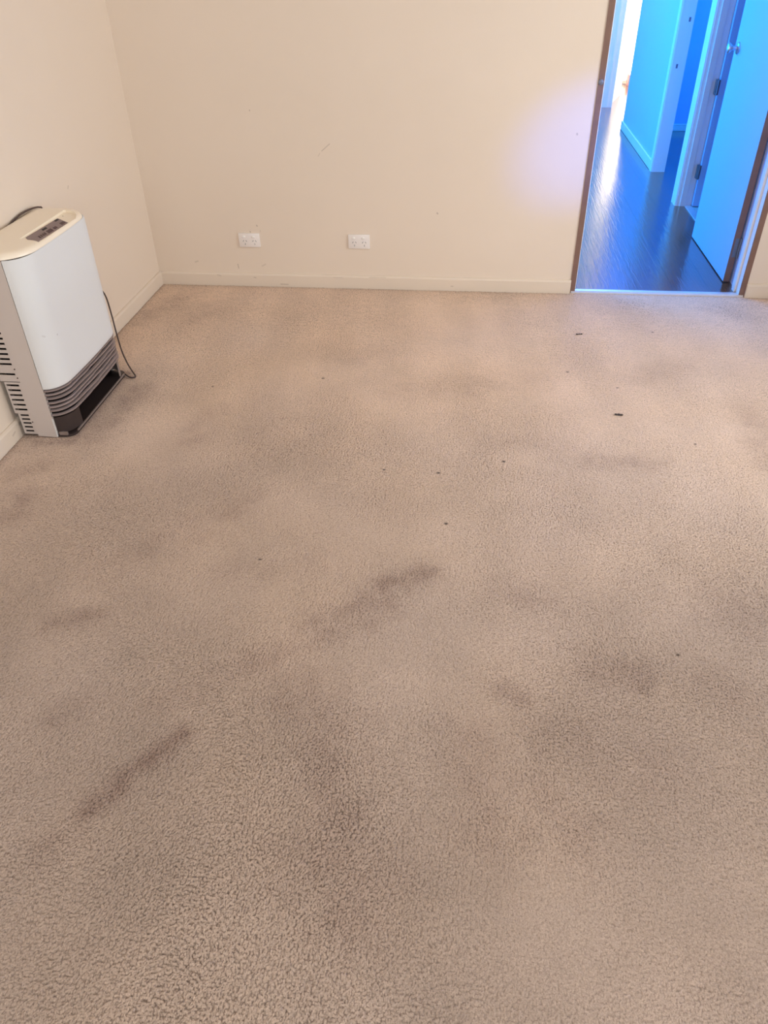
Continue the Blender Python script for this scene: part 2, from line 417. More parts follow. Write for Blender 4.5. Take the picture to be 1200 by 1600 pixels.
# ------------------------------------------------------------------ carpet (dense tufted mesh)
STAINS = [
(1.537,-2.404,1.647,-2.331,0.043,0.90),(1.533,-2.460,1.377,-2.603,0.055,0.55),(1.348,-2.642,1.204,-2.752,0.042,0.50),
(1.197,-2.726,1.257,-2.754,0.024,0.50),(1.138,-2.798,1.028,-2.881,0.037,0.30),(1.103,-2.981,1.038,-3.068,0.025,0.90),
(1.011,-3.100,0.948,-3.203,0.026,0.85),(0.938,-3.246,0.902,-3.294,0.033,0.40),(0.612,-2.640,0.719,-2.599,0.033,0.60),
(0.762,-2.937,0.802,-2.913,0.036,0.40),(2.141,-2.683,2.214,-2.687,0.053,0.50),(1.890,-2.770,1.938,-2.790,0.026,0.50),
(1.795,-2.952,1.854,-3.142,0.065,0.35),(1.463,-3.001,1.562,-3.361,0.076,0.45),(2.242,-1.647,2.422,-1.675,0.061,0.45),
(2.413,-2.700,2.462,-2.756,0.064,0.30),(1.916,-2.398,1.990,-2.419,0.049,0.30),(0.716,-2.344,0.868,-2.168,0.084,0.30),
(2.521,-2.384,2.598,-2.429,0.081,0.30),(1.280,-2.741,1.479,-2.908,0.066,0.40),(1.955,-3.055,2.034,-3.124,0.064,0.35),
(0.709,-1.410,0.682,-1.662,0.057,0.35),(0.285,-1.646,0.340,-1.248,0.054,0.60),(0.043,-0.535,0.175,-0.268,0.076,0.45),
(0.220,-2.040,0.231,-2.152,0.050,0.60),(0.945,-2.091,1.025,-2.010,0.049,0.35),(2.091,-1.050,1.513,-1.153,0.083,0.20),
(2.508,-0.989,2.697,-0.851,0.072,0.25),(2.134,-1.544,1.842,-1.568,0.053,0.25),(1.288,-2.325,1.045,-2.405,0.050,0.25),
(2.908,-1.289,2.864,-1.618,0.072,0.40),(0.114,-1.929,0.189,-1.880,0.033,0.40),(0.393,-0.342,0.343,-0.514,0.074,0.35),
(1.424,-3.256,1.602,-3.266,0.080,0.30),(2.200,-2.931,2.056,-2.891,0.091,0.25),(0.104,-1.708,0.230,-1.698,0.025,0.70),
(2.959,-0.172,3.203,-0.319,0.064,0.25),(1.363,-0.782,1.255,-0.892,0.066,0.20)]
SPECKS = [(2.646,-.496,.010),(2.201,-.951,.011),(2.399,-1.085,.009),(1.905,-1.696,.012),(1.669,-1.791,.012),(.214,-.202,.010),
          (.655,-1.206,.010),(1.47,-1.787,.009),(1.135,-2.317,.009),(1.709,-2.085,.012),(2.353,-2.601,.008),(1.125,-1.093,.012),(2.629,-1.518,.008)]

def hash2(ix, iy, k):
    h = (ix.astype(np.int64) * 374761393 + iy.astype(np.int64) * 668265263 + k * 982451653) & 0x7fffffff
    h = (h ^ (h >> 13)) * 1274126177 & 0x7fffffff
    h = (h ^ (h >> 16)) * 2246822519 & 0x7fffffff
    h ^= h >> 15
    return (h & 0xffffff) / float(0xffffff)
def vnoise(x, y, s, k):
    x = x / s; y = y / s
    ix = np.floor(x); iy = np.floor(y); fx = x - ix; fy = y - iy
    fx = fx * fx * (3 - 2 * fx); fy = fy * fy * (3 - 2 * fy)
    a = hash2(ix, iy, k); b = hash2(ix + 1, iy, k); c = hash2(ix, iy + 1, k); d = hash2(ix + 1, iy + 1, k)
    return (a * (1 - fx) + b * fx) * (1 - fy) + (c * (1 - fx) + d * fx) * fy
def fbm(x, y, s, k, o=4):
    r = 0; w = 1; t = 0
    for i in range(o):
        r = r + w * vnoise(x + 13.1 * i, y - 7.7 * i, s, k + i); t += w; w *= .55; s *= .5
    return r / t
def make_carpet():
    def ramp(p0, p1, d0, d1):
        out = [p0]; p = p0
        while p < p1 - 1e-9:
            d = d0 + (d1 - d0) * (p - p0) / (p1 - p0); p += d; out.append(min(p, p1))
        return out
    ys = ramp(RY, -3.75, .012, .004)[:-1] + ramp(-3.75, -2.2, .0021, .0026)[:-1] + ramp(-2.2, 0, .0026, .0055)
    ys = np.array(ys + [0.012])
    xs = np.array(ramp(0, .5, .0045, .003)[:-1] + ramp(.5, 2.75, .0022, .0022)[:-1] + ramp(2.75, RX, .003, .0075))
    nx, ny = len(xs), len(ys)
    X, Y = np.meshgrid(xs, ys)
    X = X.ravel(); Y = Y.ravel()
    # tufts: jittered cells, each a rounded nub leaning its own way
    wx = X + .010 * (fbm(X, Y, .05, 3, 2) - .5); wy = Y + .010 * (fbm(X, Y, .05, 9, 2) - .5)
    cs = .0056
    # stretch the nubs along a slowly turning direction
    ang = 6.0 * fbm(X, Y, .5, 21, 2)
    ca, sa = np.cos(ang), np.sin(ang)
    gx = np.floor(wx / cs); gy = np.floor(wy / cs)
    F1 = np.full_like(X, 9.0); F2 = np.full_like(X, 9.0); hgt = np.zeros_like(X)
    for dx in (-1, 0, 1):
        for dy in (-1, 0, 1):
            ix = gx + dx; iy = gy + dy
            px = (ix + .12 + .76 * hash2(ix, iy, 1)) * cs; py = (iy + .12 + .76 * hash2(ix, iy, 2)) * cs
            ex = (wx - px) / cs; ey = (wy - py) / cs
            u = ex * ca + ey * sa; v = -ex * sa + ey * ca
            d = np.sqrt((u * .80) ** 2 + (v * 1.22) ** 2)
            hh = hash2(ix, iy, 3)
            m = d < F1
            F2 = np.where(m, F1, np.minimum(F2, d)); F1 = np.where(m, d, F1); hgt = np.where(m, hh, hgt)
    edge = np.clip((F2 - F1) / .55, 0, 1)
    nub = (1 - np.clip((F1 - .22) / .5, 0, 1) ** 1.6) * (.80 + .4 * hgt)
    crush = fbm(X, Y, .55, 40, 3); crush = np.clip((crush - .22) / .56, 0, 1)     # flattened and lofty areas
    lane = np.clip(1 - np.abs(X - 1.52) / .38, 0, 1) * np.clip((-2.55 - Y) / .5, 0, 1)
    amp = .0015 + .0020 * crush + .0014 * lane
    Z = -.0035 + amp * (nub - .62) + .0012 * (fbm(X, Y, .12, 60, 3) - .5)
    wall_d = np.minimum(np.minimum(X - .015, RX - .015 - X), np.where((X > XL) & (X < XR), .012 - Y, -.015 - Y))
    Z = np.where(wall_d < .006, Z - .003, Z)
    # colour of the pile: faded beige, stains, grime, wear, vacuum lanes, painted light fall-off
    big = fbm(X, Y, .9, 80, 4); mid = fbm(X, Y, .22, 90, 4); red = fbm(X, Y, .6, 100, 3)
    lanes = np.sin((X + .10 * Y + .05 * fbm(X, Y, .8, 120, 2)) / .29 * 2 * math.pi)
    lanes = np.tanh(2.2 * lanes) * np.clip((Y + 2.2) / 1.2, 0, 1)
    base = np.stack([np.full_like(X, .745), np.full_like(X, .550), np.full_like(X, .412)], 1)
    k = 1 - .43 * np.clip((-.9 - Y) / 2.0, 0, 1) + .22 * (big - .5) + .20 * (mid - .5) + .028 * lanes  # front of the carpet darkened to imitate light fall-off
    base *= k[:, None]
    frt = np.clip((-.8 - Y) / 2.0, 0, 1); base[:, 1] *= 1 + .05 * frt; base[:, 2] *= 1 + .14 * frt  # cooler front: tint of the light put into the pile
    base[:, 0] *= 1 + .06 * (red - .5); base[:, 2] *= 1 - .12 * (red - .5)
    st = np.zeros_like(X)
    wob1 = fbm(X, Y, .07, 140, 4); wob2 = fbm(X, Y, .07, 150, 4); pat = np.clip(.25 + 1.5 * fbm(X, Y, .045, 160, 3), 0, 1.3)
    for (x0, y0, x1, y1, r, s) in STAINS:
        dx, dy = x1 - x0, y1 - y0; l2 = dx * dx + dy * dy
        t = np.clip(((X - x0) * dx + (Y - y0) * dy) / l2, 0, 1)
        d = np.hypot(X - x0 - t * dx + .9 * r * (wob1 - .5) * 2, Y - y0 - t * dy + .9 * r * (wob2 - .5) * 2)
        st = np.maximum(st, s * pat * np.exp(-(d / (r * 1.22)) ** 2))
    st *= .55 + .45 * np.clip(1.6 - 1.3 * nub, 0, 1)
    # grime along the skirting boards and round the heater foot
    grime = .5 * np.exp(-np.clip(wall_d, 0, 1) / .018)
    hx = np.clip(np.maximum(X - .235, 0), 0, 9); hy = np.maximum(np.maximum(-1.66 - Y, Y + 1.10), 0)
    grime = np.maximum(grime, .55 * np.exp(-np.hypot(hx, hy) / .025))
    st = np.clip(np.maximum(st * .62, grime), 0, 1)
    dirt_c = np.array([.20, .118, .092])
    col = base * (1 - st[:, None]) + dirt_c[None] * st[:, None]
    for (x0, y0, r) in SPECKS:
        q = np.clip(1.4 - np.hypot((X - x0) * .8, (Y - y0)) / (r * .5), 0, 1)[:, None]
        col = col * (1 - q) + np.array([.05, .035, .03])[None] * q
    # shade between the tufts, painted into the pile colour
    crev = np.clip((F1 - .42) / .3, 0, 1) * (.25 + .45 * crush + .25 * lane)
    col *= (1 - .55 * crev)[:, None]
    nv = nx * ny
    me = bpy.data.meshes.new('floor')
    me.vertices.add(nv)
    co = np.stack([X, Y, Z], 1).astype(np.float32)
    me.vertices.foreach_set('co', co.ravel())
    idx = np.arange(nv).reshape(ny, nx)
    q = np.stack([idx[:-1, :-1], idx[:-1, 1:], idx[1:, 1:], idx[1:, :-1]], -1).reshape(-1, 4)
    nf = len(q)
    me.loops.add(nf * 4); me.polygons.add(nf)
    me.loops.foreach_set('vertex_index', q.ravel().astype(np.int32))
    me.polygons.foreach_set('loop_start', np.arange(0, nf * 4, 4, dtype=np.int32))
    me.polygons.foreach_set('use_smooth', np.ones(nf, dtype=bool))
    me.update(calc_edges=True)
    a = me.attributes.new('dirt_and_shade', 'FLOAT_COLOR', 'POINT')
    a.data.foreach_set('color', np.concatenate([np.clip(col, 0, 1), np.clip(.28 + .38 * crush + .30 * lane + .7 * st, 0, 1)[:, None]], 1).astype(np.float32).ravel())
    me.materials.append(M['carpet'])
    o = bpy.data.objects.new('floor', me); COL.objects.link(o)
    o['kind'] = 'structure'; o['label'] = 'worn stained beige pile carpet covering the whole room'; o['category'] = 'carpet'
make_carpet()

# ------------------------------------------------------------------ doorway in the back wall
fr = thing('trim_1', 'doorway frame with bare brown timber edges leading to the blue lit hall', 'door frame', (XL, 0, 0), kind='structure')
obj('jamb', boxes((XL, JL, -.002, .135, -.01, DH), bevel=.0015), M['white_paint'], fr)
obj('jamb', boxes((JR, XR, -.002, .135, -.01, DH), bevel=.0015), M['white_paint'], fr)
obj('head', boxes((XL, XR, -.002, .135, DH, DH + .028)), M['white_paint'], fr)
obj('jamb_edge', boxes((XL - .001, JL + .001, -.0045, -.0015, -.004, DH)), M['bare_timber'], fr, label='bare brown timber edge of the left jamb')
obj('jamb_edge', boxes((JR - .001, XR + .001, -.0045, -.0015, -.004, DH)), M['bare_timber'], fr, label='bare brown timber edge of the right jamb')
obj('door_stop', boxes((JL, JL + .012, .055, .095, -.004, DH), bevel=.002), M['white_paint'], fr)
obj('door_stop', boxes((JR - .012, JR, .055, .095, -.004, DH), bevel=.002), M['white_paint'], fr)
bm = bmesh.new(); lathe(bm, [(0, .012), (.003, .012), (.004, .010)], (2.303, -.0045, .996), (0, -1, 0), 16)
obj('latch_plate', bm, M['hinge'], fr, smooth=True, label='small dark round latch plate on the left jamb')
bm = bmesh.new()
prism(bm, [(-.012, -.006), (.034, -.006), (.034, .003), (.026, .007), (-.002, .007), (-.012, .001)], 'x', XL + .006, XR - .006)
struct('trim_2', bm, M['alu'], 'pale metal threshold strip between the carpet and the dark hall floor', 'threshold')

# the open door, hinged on the right, standing 90 degrees into the hall
d1 = thing('door_1', 'open flush door seen through the doorway, glowing blue on its left face', 'door', (3.173, .19, 0), kind='structure')
DX0, DX1, DY0, DY1 = 3.138, 3.172, .190, .978
obj('door_leaf', boxes((DX0, DX1, DY0 + .002, DY1, .006, 2.04), bevel=.0012), M['door_lit_blue'], d1)
obj('leaf_edge', boxes((DX0 + .0005, DX1 - .0005, DY0 - .001, DY0 + .0022, .006, 2.04)), M['bare_timber'], d1, label='bare brown timber hinge edge')
for z in (.14, 1.72):
    bm = boxes((DX0 + .010, DX1 + .001, DY0 - .0035, DY0 - .0008, z, z + .10))
    tube(bm, [(DX1 + .002, DY0 - .010, z - .002), (DX1 + .002, DY0 - .010, z + .05), (DX1 + .002, DY0 - .010, z + .102)], .006)
    obj('hinge', bm, M['hinge'], d1, label='dark steel hinge')
bm = bmesh.new()
lathe(bm, [(-.001, .030), (.004, .030), (.008, .026), (.010, .012), (.026, .010), (.032, .012), (.042, .022), (.050, .026), (.056, .024), (.060, .014), (.061, .004)],
      (DX0, .915, 1.034), (-1, 0, 0))
obj('door_knob', bm, M['knob'], d1, smooth=True, label='round metal door knob')

# ------------------------------------------------------------------ the hall beyond
HX = 3.180                       # hall right wall face
HL = 1.05                        # hall left wall face
struct('floor_hall', boxes((HL - .1, 5.3, .022, 7.6, -.06, 0)), M['boards'], 'dark glossy timber board floor of the hall beyond the doorway', 'floor')
struct('ceiling_hall', boxes((HL - .1, 5.3, WT, 7.6, H, H + .1)), M['ceiling'], 'plain white ceiling of the hall', 'ceiling')
# hall left wall with a window
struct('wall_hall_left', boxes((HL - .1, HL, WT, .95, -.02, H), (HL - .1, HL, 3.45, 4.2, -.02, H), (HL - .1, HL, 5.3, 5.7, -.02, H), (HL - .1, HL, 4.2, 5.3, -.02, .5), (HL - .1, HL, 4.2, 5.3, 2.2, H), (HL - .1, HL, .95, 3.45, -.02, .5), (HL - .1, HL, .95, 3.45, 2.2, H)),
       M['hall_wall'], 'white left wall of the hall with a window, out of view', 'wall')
window('window_3', 'white framed window in the left wall of the hall', 'y', (HL - .08, HL - .02), .95, 3.45, .5, 2.2)
window('added_window_7', 'unseen narrow white framed window added for the cyan light in the hall left wall', 'y', (HL - .08, HL - .02), 4.2, 5.3, .5, 2.2, nb=1)
hl = thing('ceiling_light', 'round white hall ceiling lamp, above the frame', 'lamp', (2.95, 3.6, H), kind='structure')
bm = bmesh.new(); lathe(bm, [(0, .17), (.05, .17), (.055, .165)], (2.95, 3.6, H), (0, 0, -1), 32)
obj('lamp_body', bm, M['white_paint'], hl, smooth=True)
# hall right wall: door 2 opening y .86-1.68, door 3 opening y 1.79-2.65
D2A, D2B, D3A, D3B, HE = .86, 1.68, 1.80, 2.655, 4.37
TH = .095
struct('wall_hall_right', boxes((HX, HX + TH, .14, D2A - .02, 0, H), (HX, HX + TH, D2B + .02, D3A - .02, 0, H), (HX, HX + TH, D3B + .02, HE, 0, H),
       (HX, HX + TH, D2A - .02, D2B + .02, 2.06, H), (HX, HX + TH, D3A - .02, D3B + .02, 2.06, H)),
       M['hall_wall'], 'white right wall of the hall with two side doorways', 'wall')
def casing(y0, y1):      # moulded architrave face on the hall side between y0 and y1
    bm = bmesh.new()
    w = y1 - y0
    prof = [(HX, y0), (HX - .010, y0), (HX - .013, y0 + w * .12), (HX - .010, y0 + w * .28), (HX - .012, y0 + w * .5), (HX - .016, y0 + w * .75), (HX - .014, y1), (HX, y1)]
    A = [bm.verts.new((u, v, 0)) for u, v in prof]; B = [bm.verts.new((u, v, 2.10)) for u, v in prof]
    bm.faces.new(A); bm.faces.new(B[::-1])
    for i in range(len(prof)):
        bm.faces.new((A[i], B[i], B[(i + 1) % len(prof)], A[(i + 1) % len(prof)]))
    return bm
f2 = thing('trim_3', 'white door frame of the nearer side doorway behind the open door', 'door frame', (HX, D2B, 0), kind='structure')
obj('jamb', boxes((HX - .002, HX + TH + .005, D2B, D2B + .02, 0, 2.06)), M['white_paint'], f2)
obj('jamb', boxes((HX - .002, HX + TH + .005, D2A - .02, D2A, 0, 2.06)), M['white_paint'], f2)
obj('architrave', casing(D2B + .006, D2B + .056), M['white_paint'], f2)
obj('architrave', casing(D2A - .056, D2A - .006), M['white_paint'], f2)
obj('door_stop', boxes((HX + .02, HX + .058, D2B - .012, D2B, 0, 2.06), bevel=.002), M['white_paint'], f2)
obj('sill_strip', boxes((HX + .055, HX + .10, D2A, D2B, -.004, .006), bevel=.001), M['alu'], f2, label='pale strip between timber boards and tiles')
f3 = thing('trim_4', 'white door frame of the farther side doorway with empty latch notches', 'door frame', (HX, D3B, 0), kind='structure')
obj('jamb', boxes((HX - .002, HX + TH + .002, D3B, D3B + .02, 0, 2.06)), M['white_paint'], f3)
obj('jamb', boxes((HX - .002, HX + TH + .002, D3A - .02, D3A, 0, 2.06)), M['white_paint'], f3)
obj('architrave', casing(D3B + .006, D3B + .062), M['white_paint'], f3)
obj('architrave', casing(D3A - .05, D3A - .006), M['white_paint'], f3)
for (x, z) in ((3.246, 1.036), (3.216, .742)):
    obj('latch_notch', boxes((x - .007, x + .007, D3B - .002, D3B + .001, z - .014, z + .014), bevel=.001), M['hinge'], f3, label='small dark latch notch')
# inner door of the nearer side doorway, opened into the tiled room
d2 = thing('door_2', 'grey blue inner door standing open behind the big open door', 'door', (HX + .10, D2B, 0), kind='structure')
obj('door_leaf', boxes((HX + .100, HX + .90, D2B - .038, D2B - .003, .010, 2.04), bevel=.0012), M['door_lit_blue'], d2)
for z in (.19, .70, 1.75):
    bm = boxes((HX + .082, HX + .103, D2B - .0405, D2B - .001, z, z + .085))
    tube(bm, [(HX + .092, D2B - .043, z - .002), (HX + .092, D2B - .043, z + .045), (HX + .092, D2B - .043, z + .087)], .005)
    obj('hinge', bm, M['hinge'], d2, label='dark steel hinge')
struct('floor_tiled', boxes((HX + .10, 5.3, .14, D2B + .1, -.02, .004)), M['tile'], 'pale tiled floor behind the nearer side doorway', 'floor')
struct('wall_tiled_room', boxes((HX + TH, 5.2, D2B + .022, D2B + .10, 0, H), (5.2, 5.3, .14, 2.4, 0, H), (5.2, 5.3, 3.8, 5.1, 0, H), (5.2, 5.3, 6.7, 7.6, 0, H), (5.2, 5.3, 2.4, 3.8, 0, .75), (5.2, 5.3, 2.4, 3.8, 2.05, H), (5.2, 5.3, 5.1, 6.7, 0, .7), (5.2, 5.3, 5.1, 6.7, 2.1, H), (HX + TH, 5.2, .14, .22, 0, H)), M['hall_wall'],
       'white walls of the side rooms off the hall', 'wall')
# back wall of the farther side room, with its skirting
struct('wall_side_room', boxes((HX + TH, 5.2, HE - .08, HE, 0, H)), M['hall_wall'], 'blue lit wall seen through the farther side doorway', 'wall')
def hall_skirt(name, bl, label):
    o = obj(name, boxes(*bl, bevel=.003), M['white_paint']); o['kind'] = 'structure'; o['label'] = label; o['category'] = 'baseboard'
hall_skirt('baseboard_side_room', [(HX + TH, 5.2, HE - .094, HE - .08, 0, .045), (HX + TH, 5.2, HE - .090, HE - .08, .046, .062)], 'white skirting seen through the farther side doorway')
hall_skirt('baseboard_hall_right', [(HX - .014, HX, D3B + .062, HE + .012, .002, .075)], 'white skirting along the hall right wall')
# far end: wall stub with trim, angled side wall, glazed door
struct('wall_hall_far', boxes((HL - .1, 3.15, 5.58, 5.70, 0, H)), M['cyan_lit_wall'], 'white wall across the far end of the hall', 'wall')
struct('trim_5', boxes((3.12, 3.235, 5.555, 5.58, 0, 2.1), (3.15, 3.235, 5.58, 5.72, 0, 2.1), (3.165, 3.19, 5.549, 5.555, 0, 2.1), bevel=.002), M['white_paint'],
       'pale lavender door casing at the far end of the hall', 'door frame')
bm = bmesh.new()
prism(bm, [(3.235, 5.70), (3.45, 6.42), (3.45, 7.3), (3.33, 7.3), (3.33, 6.45), (3.14, 5.74)], 'z', 0, H)
struct('wall_far_side', bm, M['far_wall'], 'white angled wall beside the bright far doorway', 'wall')
struct('wall_far', boxes((3.33, 3.40, 7.28, 7.42, 0, H), (4.45, 5.3, 7.28, 7.42, 0, H), (3.40, 4.45, 7.28, 7.42, 1.42, H)), M['far_wall'], 'white end wall around the bright glazed door', 'wall')
window('window_4', 'overexposed glazed door at the far end of the hall', 'x', (7.27, 7.31), 3.40, 4.45, .02, 1.42, nb=1)
window('added_window_5', 'unseen white framed window added for the blue light in the side room', 'y', (5.22, 5.28), 2.4, 3.8, .75, 2.05)
window('added_window_6', 'unseen white framed window added for the side light of the far room', 'y', (5.22, 5.28), 5.1, 6.7, .7, 2.1)
# pale curtain hanging inside the far glazed door
bm = bmesh.new()
pts = [(3.42 + i * .01, 7.235 + .014 * math.sin(i * .9) + .006 * math.sin(i * .37)) for i in range(102)]
prism(bm, pts + [(x, y + .003) for x, y in pts[::-1]], 'z', .03, 1.415)
o = obj('curtain', bm, M['curtain'], bpy.data.objects['window_4'], smooth=True, label='pale overexposed curtain')
pb = thing('brick_block', 'pale pink low block against the bright far door', 'block', (3.80, 7.05, 0))
obj('block_body', boxes((3.62, 4.0, 6.98, 7.16, 0, .118), bevel=.004), M['pink'], pb)
obj('capping', boxes((3.61, 4.01, 6.97, 7.17, .119, .135), bevel=.003), M['pink'], pb)

# ------------------------------------------------------------------ gas heater
YL, YR = -1.670, -1.098
hz = thing('gas_heater', 'white flued gas wall heater with cream top and grey louvred base beside the left wall', 'heater', (.12, (YL + YR) / 2, 0))
def profile(off=0.0, n=10, xs=.168, rx=.072, ry=.10, bulge=.004, y0=YL, y1=YR):
    """plan outline of the curved front from the left seam to the right seam, offset outward"""
    pts = []
    for i in range(n + 1):
        a = math.pi / 2 * i / n
        pts.append((xs + (rx + off) * math.sin(a), y0 + ry - (ry + off) * math.cos(a)))
    for i in range(1, 12):
        s = i / 12
        pts.append((xs + rx + off + bulge * math.sin(math.pi * s), y0 + ry + s * (y1 - y0 - 2 * ry)))
    for i in range(n + 1):
        a = math.pi / 2 * i / n
        pts.append((xs + (rx + off) * math.cos(a), y1 - ry + (ry + off) * math.sin(a)))
    return pts
def loft(bm, rings, close_ends=True):
    """rings: lists of equal length of 3D points; open strips, joined ring to ring and closed round"""
    V = [[bm.verts.new(p) for p in r] for r in rings]
    m = len(V); n = len(V[0])
    for j in range(m):
        k = (j + 1) % m
        for i in range(n - 1):
            bm.faces.new((V[j][i], V[j][i + 1], V[k][i + 1], V[k][i]))
    if close_ends:
        bm.faces.new([V[j][0] for j in range(m)][::-1]); bm.faces.new([V[j][-1] for j in range(m)])
    return bm
def shell(levels, back):
    """curved sheet: levels of (offset, z) on the outside, then a thickness behind"""
    rings = [[(x, y, z) for x, y in profile(o)] for o, z in levels]
    rings += [[(x, y, z) for x, y in profile(o - back)] for o, z in levels[::-1]]
    return loft(bmesh.new(), rings)
# front panel
obj('front_panel', shell([(-.006, .2065), (-.001, .208), (.001, .213), (0, .222), (0, .45), (0, .690), (-.003, .694)], .004), M['enamel'], hz, smooth=True)
# side bands
for s, y in ((1, YL), (-1, YR)):
    bm = bmesh.new()
    y1 = y + s * .012
    prism(bm, [(.086, .002), (.1655, -.001), (.1655, .693), (.086, .693)], 'y', min(y, y1), max(y, y1))
    obj('side_panel', bm, M['case'], hz)
# rear louvred side (left), cut with real slots
def louvred(y0, y1):
    bm = bmesh.new()
    def plate(x0, x1, z0, z1): box(bm, x0, x1, y0, y1, z0, z1)
    def band(x0, x1, z0, z1, sx0, sx1, slots, sh):
        plate(x0, sx0, z0, z1); plate(sx1, x1, z0, z1)
        z = z0
        for c in sorted(slots):
            plate(sx0, sx1, z, c - sh / 2); z = c + sh / 2
        plate(sx0, sx1, z, z1)
    band(.030, .0855, .008, .0985, .038, .072, [.0215 + .0175 * i for i in range(5)], .0075)
    band(.018, .0855, .099, .2335, .0245, .0745, [.1165 + .0208 * i for i in range(6)], .0082)
    band(.006, .0855, .2365, .690, .012, .0745, [.2670] + [.3085 + .0203 * i for i in range(13)], .0082)
    return bm
obj('vent_panel', louvred(YL + .004, YL + .0065), M['case'], hz, label='slotted grey beige vent panel')
obj('vent_panel', louvred(YR - .0065, YR - .004), M['case'], hz, label='slotted grey beige vent panel')
for (x, z) in ((.078, .062), (.079, .252), (.079, .288)):
    bm = bmesh.new(); lathe(bm, [(0, .0030), (.0018, .0028), (.0024, .0015)], (x, YL + .0045, z), (0, -1, 0), 10)
    obj('screw', bm, M['cord'], hz, smooth=True)
# inner case and the dark outlet
obj('inner_case', boxes((.034, .160, YL + .0125, YR - .0125, .012, .688)), M['dark'], hz)
# grille
bm = bmesh.new()
nl = 7
for i in range(nl):
    zt = .2040 - i * .0172
    rng = random.Random(i)
    o1 = -.0012 + rng.uniform(-.0012, .0012)
    rings = []
    for (o, z) in ((-.0115, zt + .0005), (-.0035, zt - .0008), (o1, zt - .0028), (o1 - .0003, zt - .0062), (-.0035, zt - .0080), (-.0115, zt - .0088),
                   (-.0130, zt - .0078), (-.0045, zt - .0066), (-.0028, zt - .0055), (-.0028, zt - .0036), (-.0045, zt - .0022), (-.0130, zt - .0008)):
        pr = profile(o)
        rings.append([(x - .0022 * max(0, math.sin(23 * y + 2.7 * i)) ** 6, y, z + .0012 * math.sin(9 * y + 2.1 * i) - .0016 * max(0, math.sin(17 * y + 1.3 * i)) ** 8) for x, y in pr])
    loft(bm, rings)
obj('grille', bm, M['grille'], hz, smooth=True, label='dented grey metal louvre grille')
bm = bmesh.new()      # dark backing behind the louvres and the round corners
loft(bm, [[(x, y, .206) for x, y in profile(-.018)], [(x, y, .088) for x, y in profile(-.018)], [(x, y, .088) for x, y in profile(-.022)], [(x, y, .206) for x, y in profile(-.022)]])
obj('grille_backing', bm, M['dark'], hz)
# corner guards beside the outlet
pg = profile(-.010, n=12)
g1 = pg[:13]; g2 = pg[-11:]
bm = bmesh.new(); loft(bm, [[(x, y, .083) for x, y in g1], [(x, y, .013) for x, y in g1], [(x - .003, y + .002, .013) for x, y in g1], [(x - .003, y + .002, .083) for x, y in g1]])
obj('corner_guard', bm, M['tray'], hz, smooth=True)
bm = bmesh.new(); loft(bm, [[(x, y, .086) for x, y in g2], [(x, y, .013) for x, y in g2], [(x - .003, y - .002, .013) for x, y in g2], [(x - .003, y - .002, .086) for x, y in g2]])
obj('corner_guard', bm, M['tray_edge'], hz, smooth=True)
# base tray with a worn front lip
bm = bmesh.new()
tp = [(.09, YL + .004), (.168, YL + .004), (.205, YL + .008), (.226, YL + .022), (.232, YL + .04), (.232, YR - .05), (.222, YR - .02), (.200, YR - .006), (.09, YR - .006)]
prism(bm, tp, 'z', -.001, .007)
obj('base_tray', bm, M['tray'], hz)
bm = bmesh.new()
box(bm, .2285, .2335, YL + .045, YR - .045, .0065, .0125)
obj('tray_lip', bm, M['tray_edge'], hz)
obj('foot_bracket', boxes((.172, .206, YL + .006, YL + .014, .007, .020)), M['tray_edge'], hz)
# torn white edge of the side band
bm = bmesh.new()
for i in range(9):
    z = .004 + i * .0088; w = .0005 + .0045 * random.random() ** 2
    prism(bm, [(.164, z), (.168 + w, z + .001), (.167 + w * .6, z + .006), (.164, z + .0075)], 'y', YL - .001, YL + .002)
obj('torn_edge', bm, M['enamel'], hz, label='chipped white metal edge')
# cream cap with a recess for the controls
def cap_ring(off, z, tilt=0.0):
    pr = profile(.0015 + off, n=12, xs=.140, rx=.100, ry=.120, y0=YL - .0005, y1=YR + .0005)
    back = .012 - off
    n = 6; r = .045
    pts = [(x, y) for x, y in pr]
    yl = pts[0][1]; yr = pts[-1][1]
    pts = [(back + r - r * math.sin(a), yr - r + r * math.cos(a)) for a in [math.pi / 2 * i / n for i in range(n, -1, -1)]][::-1][::-1] and \
          pts + [(back + r - r * math.sin(math.pi / 2 * i / n), yr - r + r * math.cos(math.pi / 2 * i / n)) for i in range(n + 1)] \
              + [(back + .012 - .012 * math.cos(math.pi / 2 * i / 3), yl + .012 - .012 * math.sin(math.pi / 2 * i / 3)) for i in range(4)]
    return [(x, y, z) for x, y in pts]
def make_cap():
    bm = bmesh.new()
    lv = [(-.010, .6952), (-.001, .6957), (0, .6967), (-.0005, .7005), (-.0022, .7045), (-.0052, .7082), (-.0095, .7112), (-.015, .7133), (-.022, .7147), (-.030, .7154), (-.040, .7156)]
    V = [[bm.verts.new(p) for p in cap_ring(o, z)] for o, z in lv]
    n = len(V[0])
    for j in range(len(V) - 1):
        for i in range(n):
            bm.faces.new((V[j][i], V[j][(i + 1) % n], V[j + 1][(i + 1) % n], V[j + 1][i]))
    bm.faces.new(V[0][::-1]); bm.faces.new(V[-1])
    return bm
cap = obj('top_cap', make_cap(), M['cream_plastic'], hz, smooth=True, label='glossy cream plastic top')
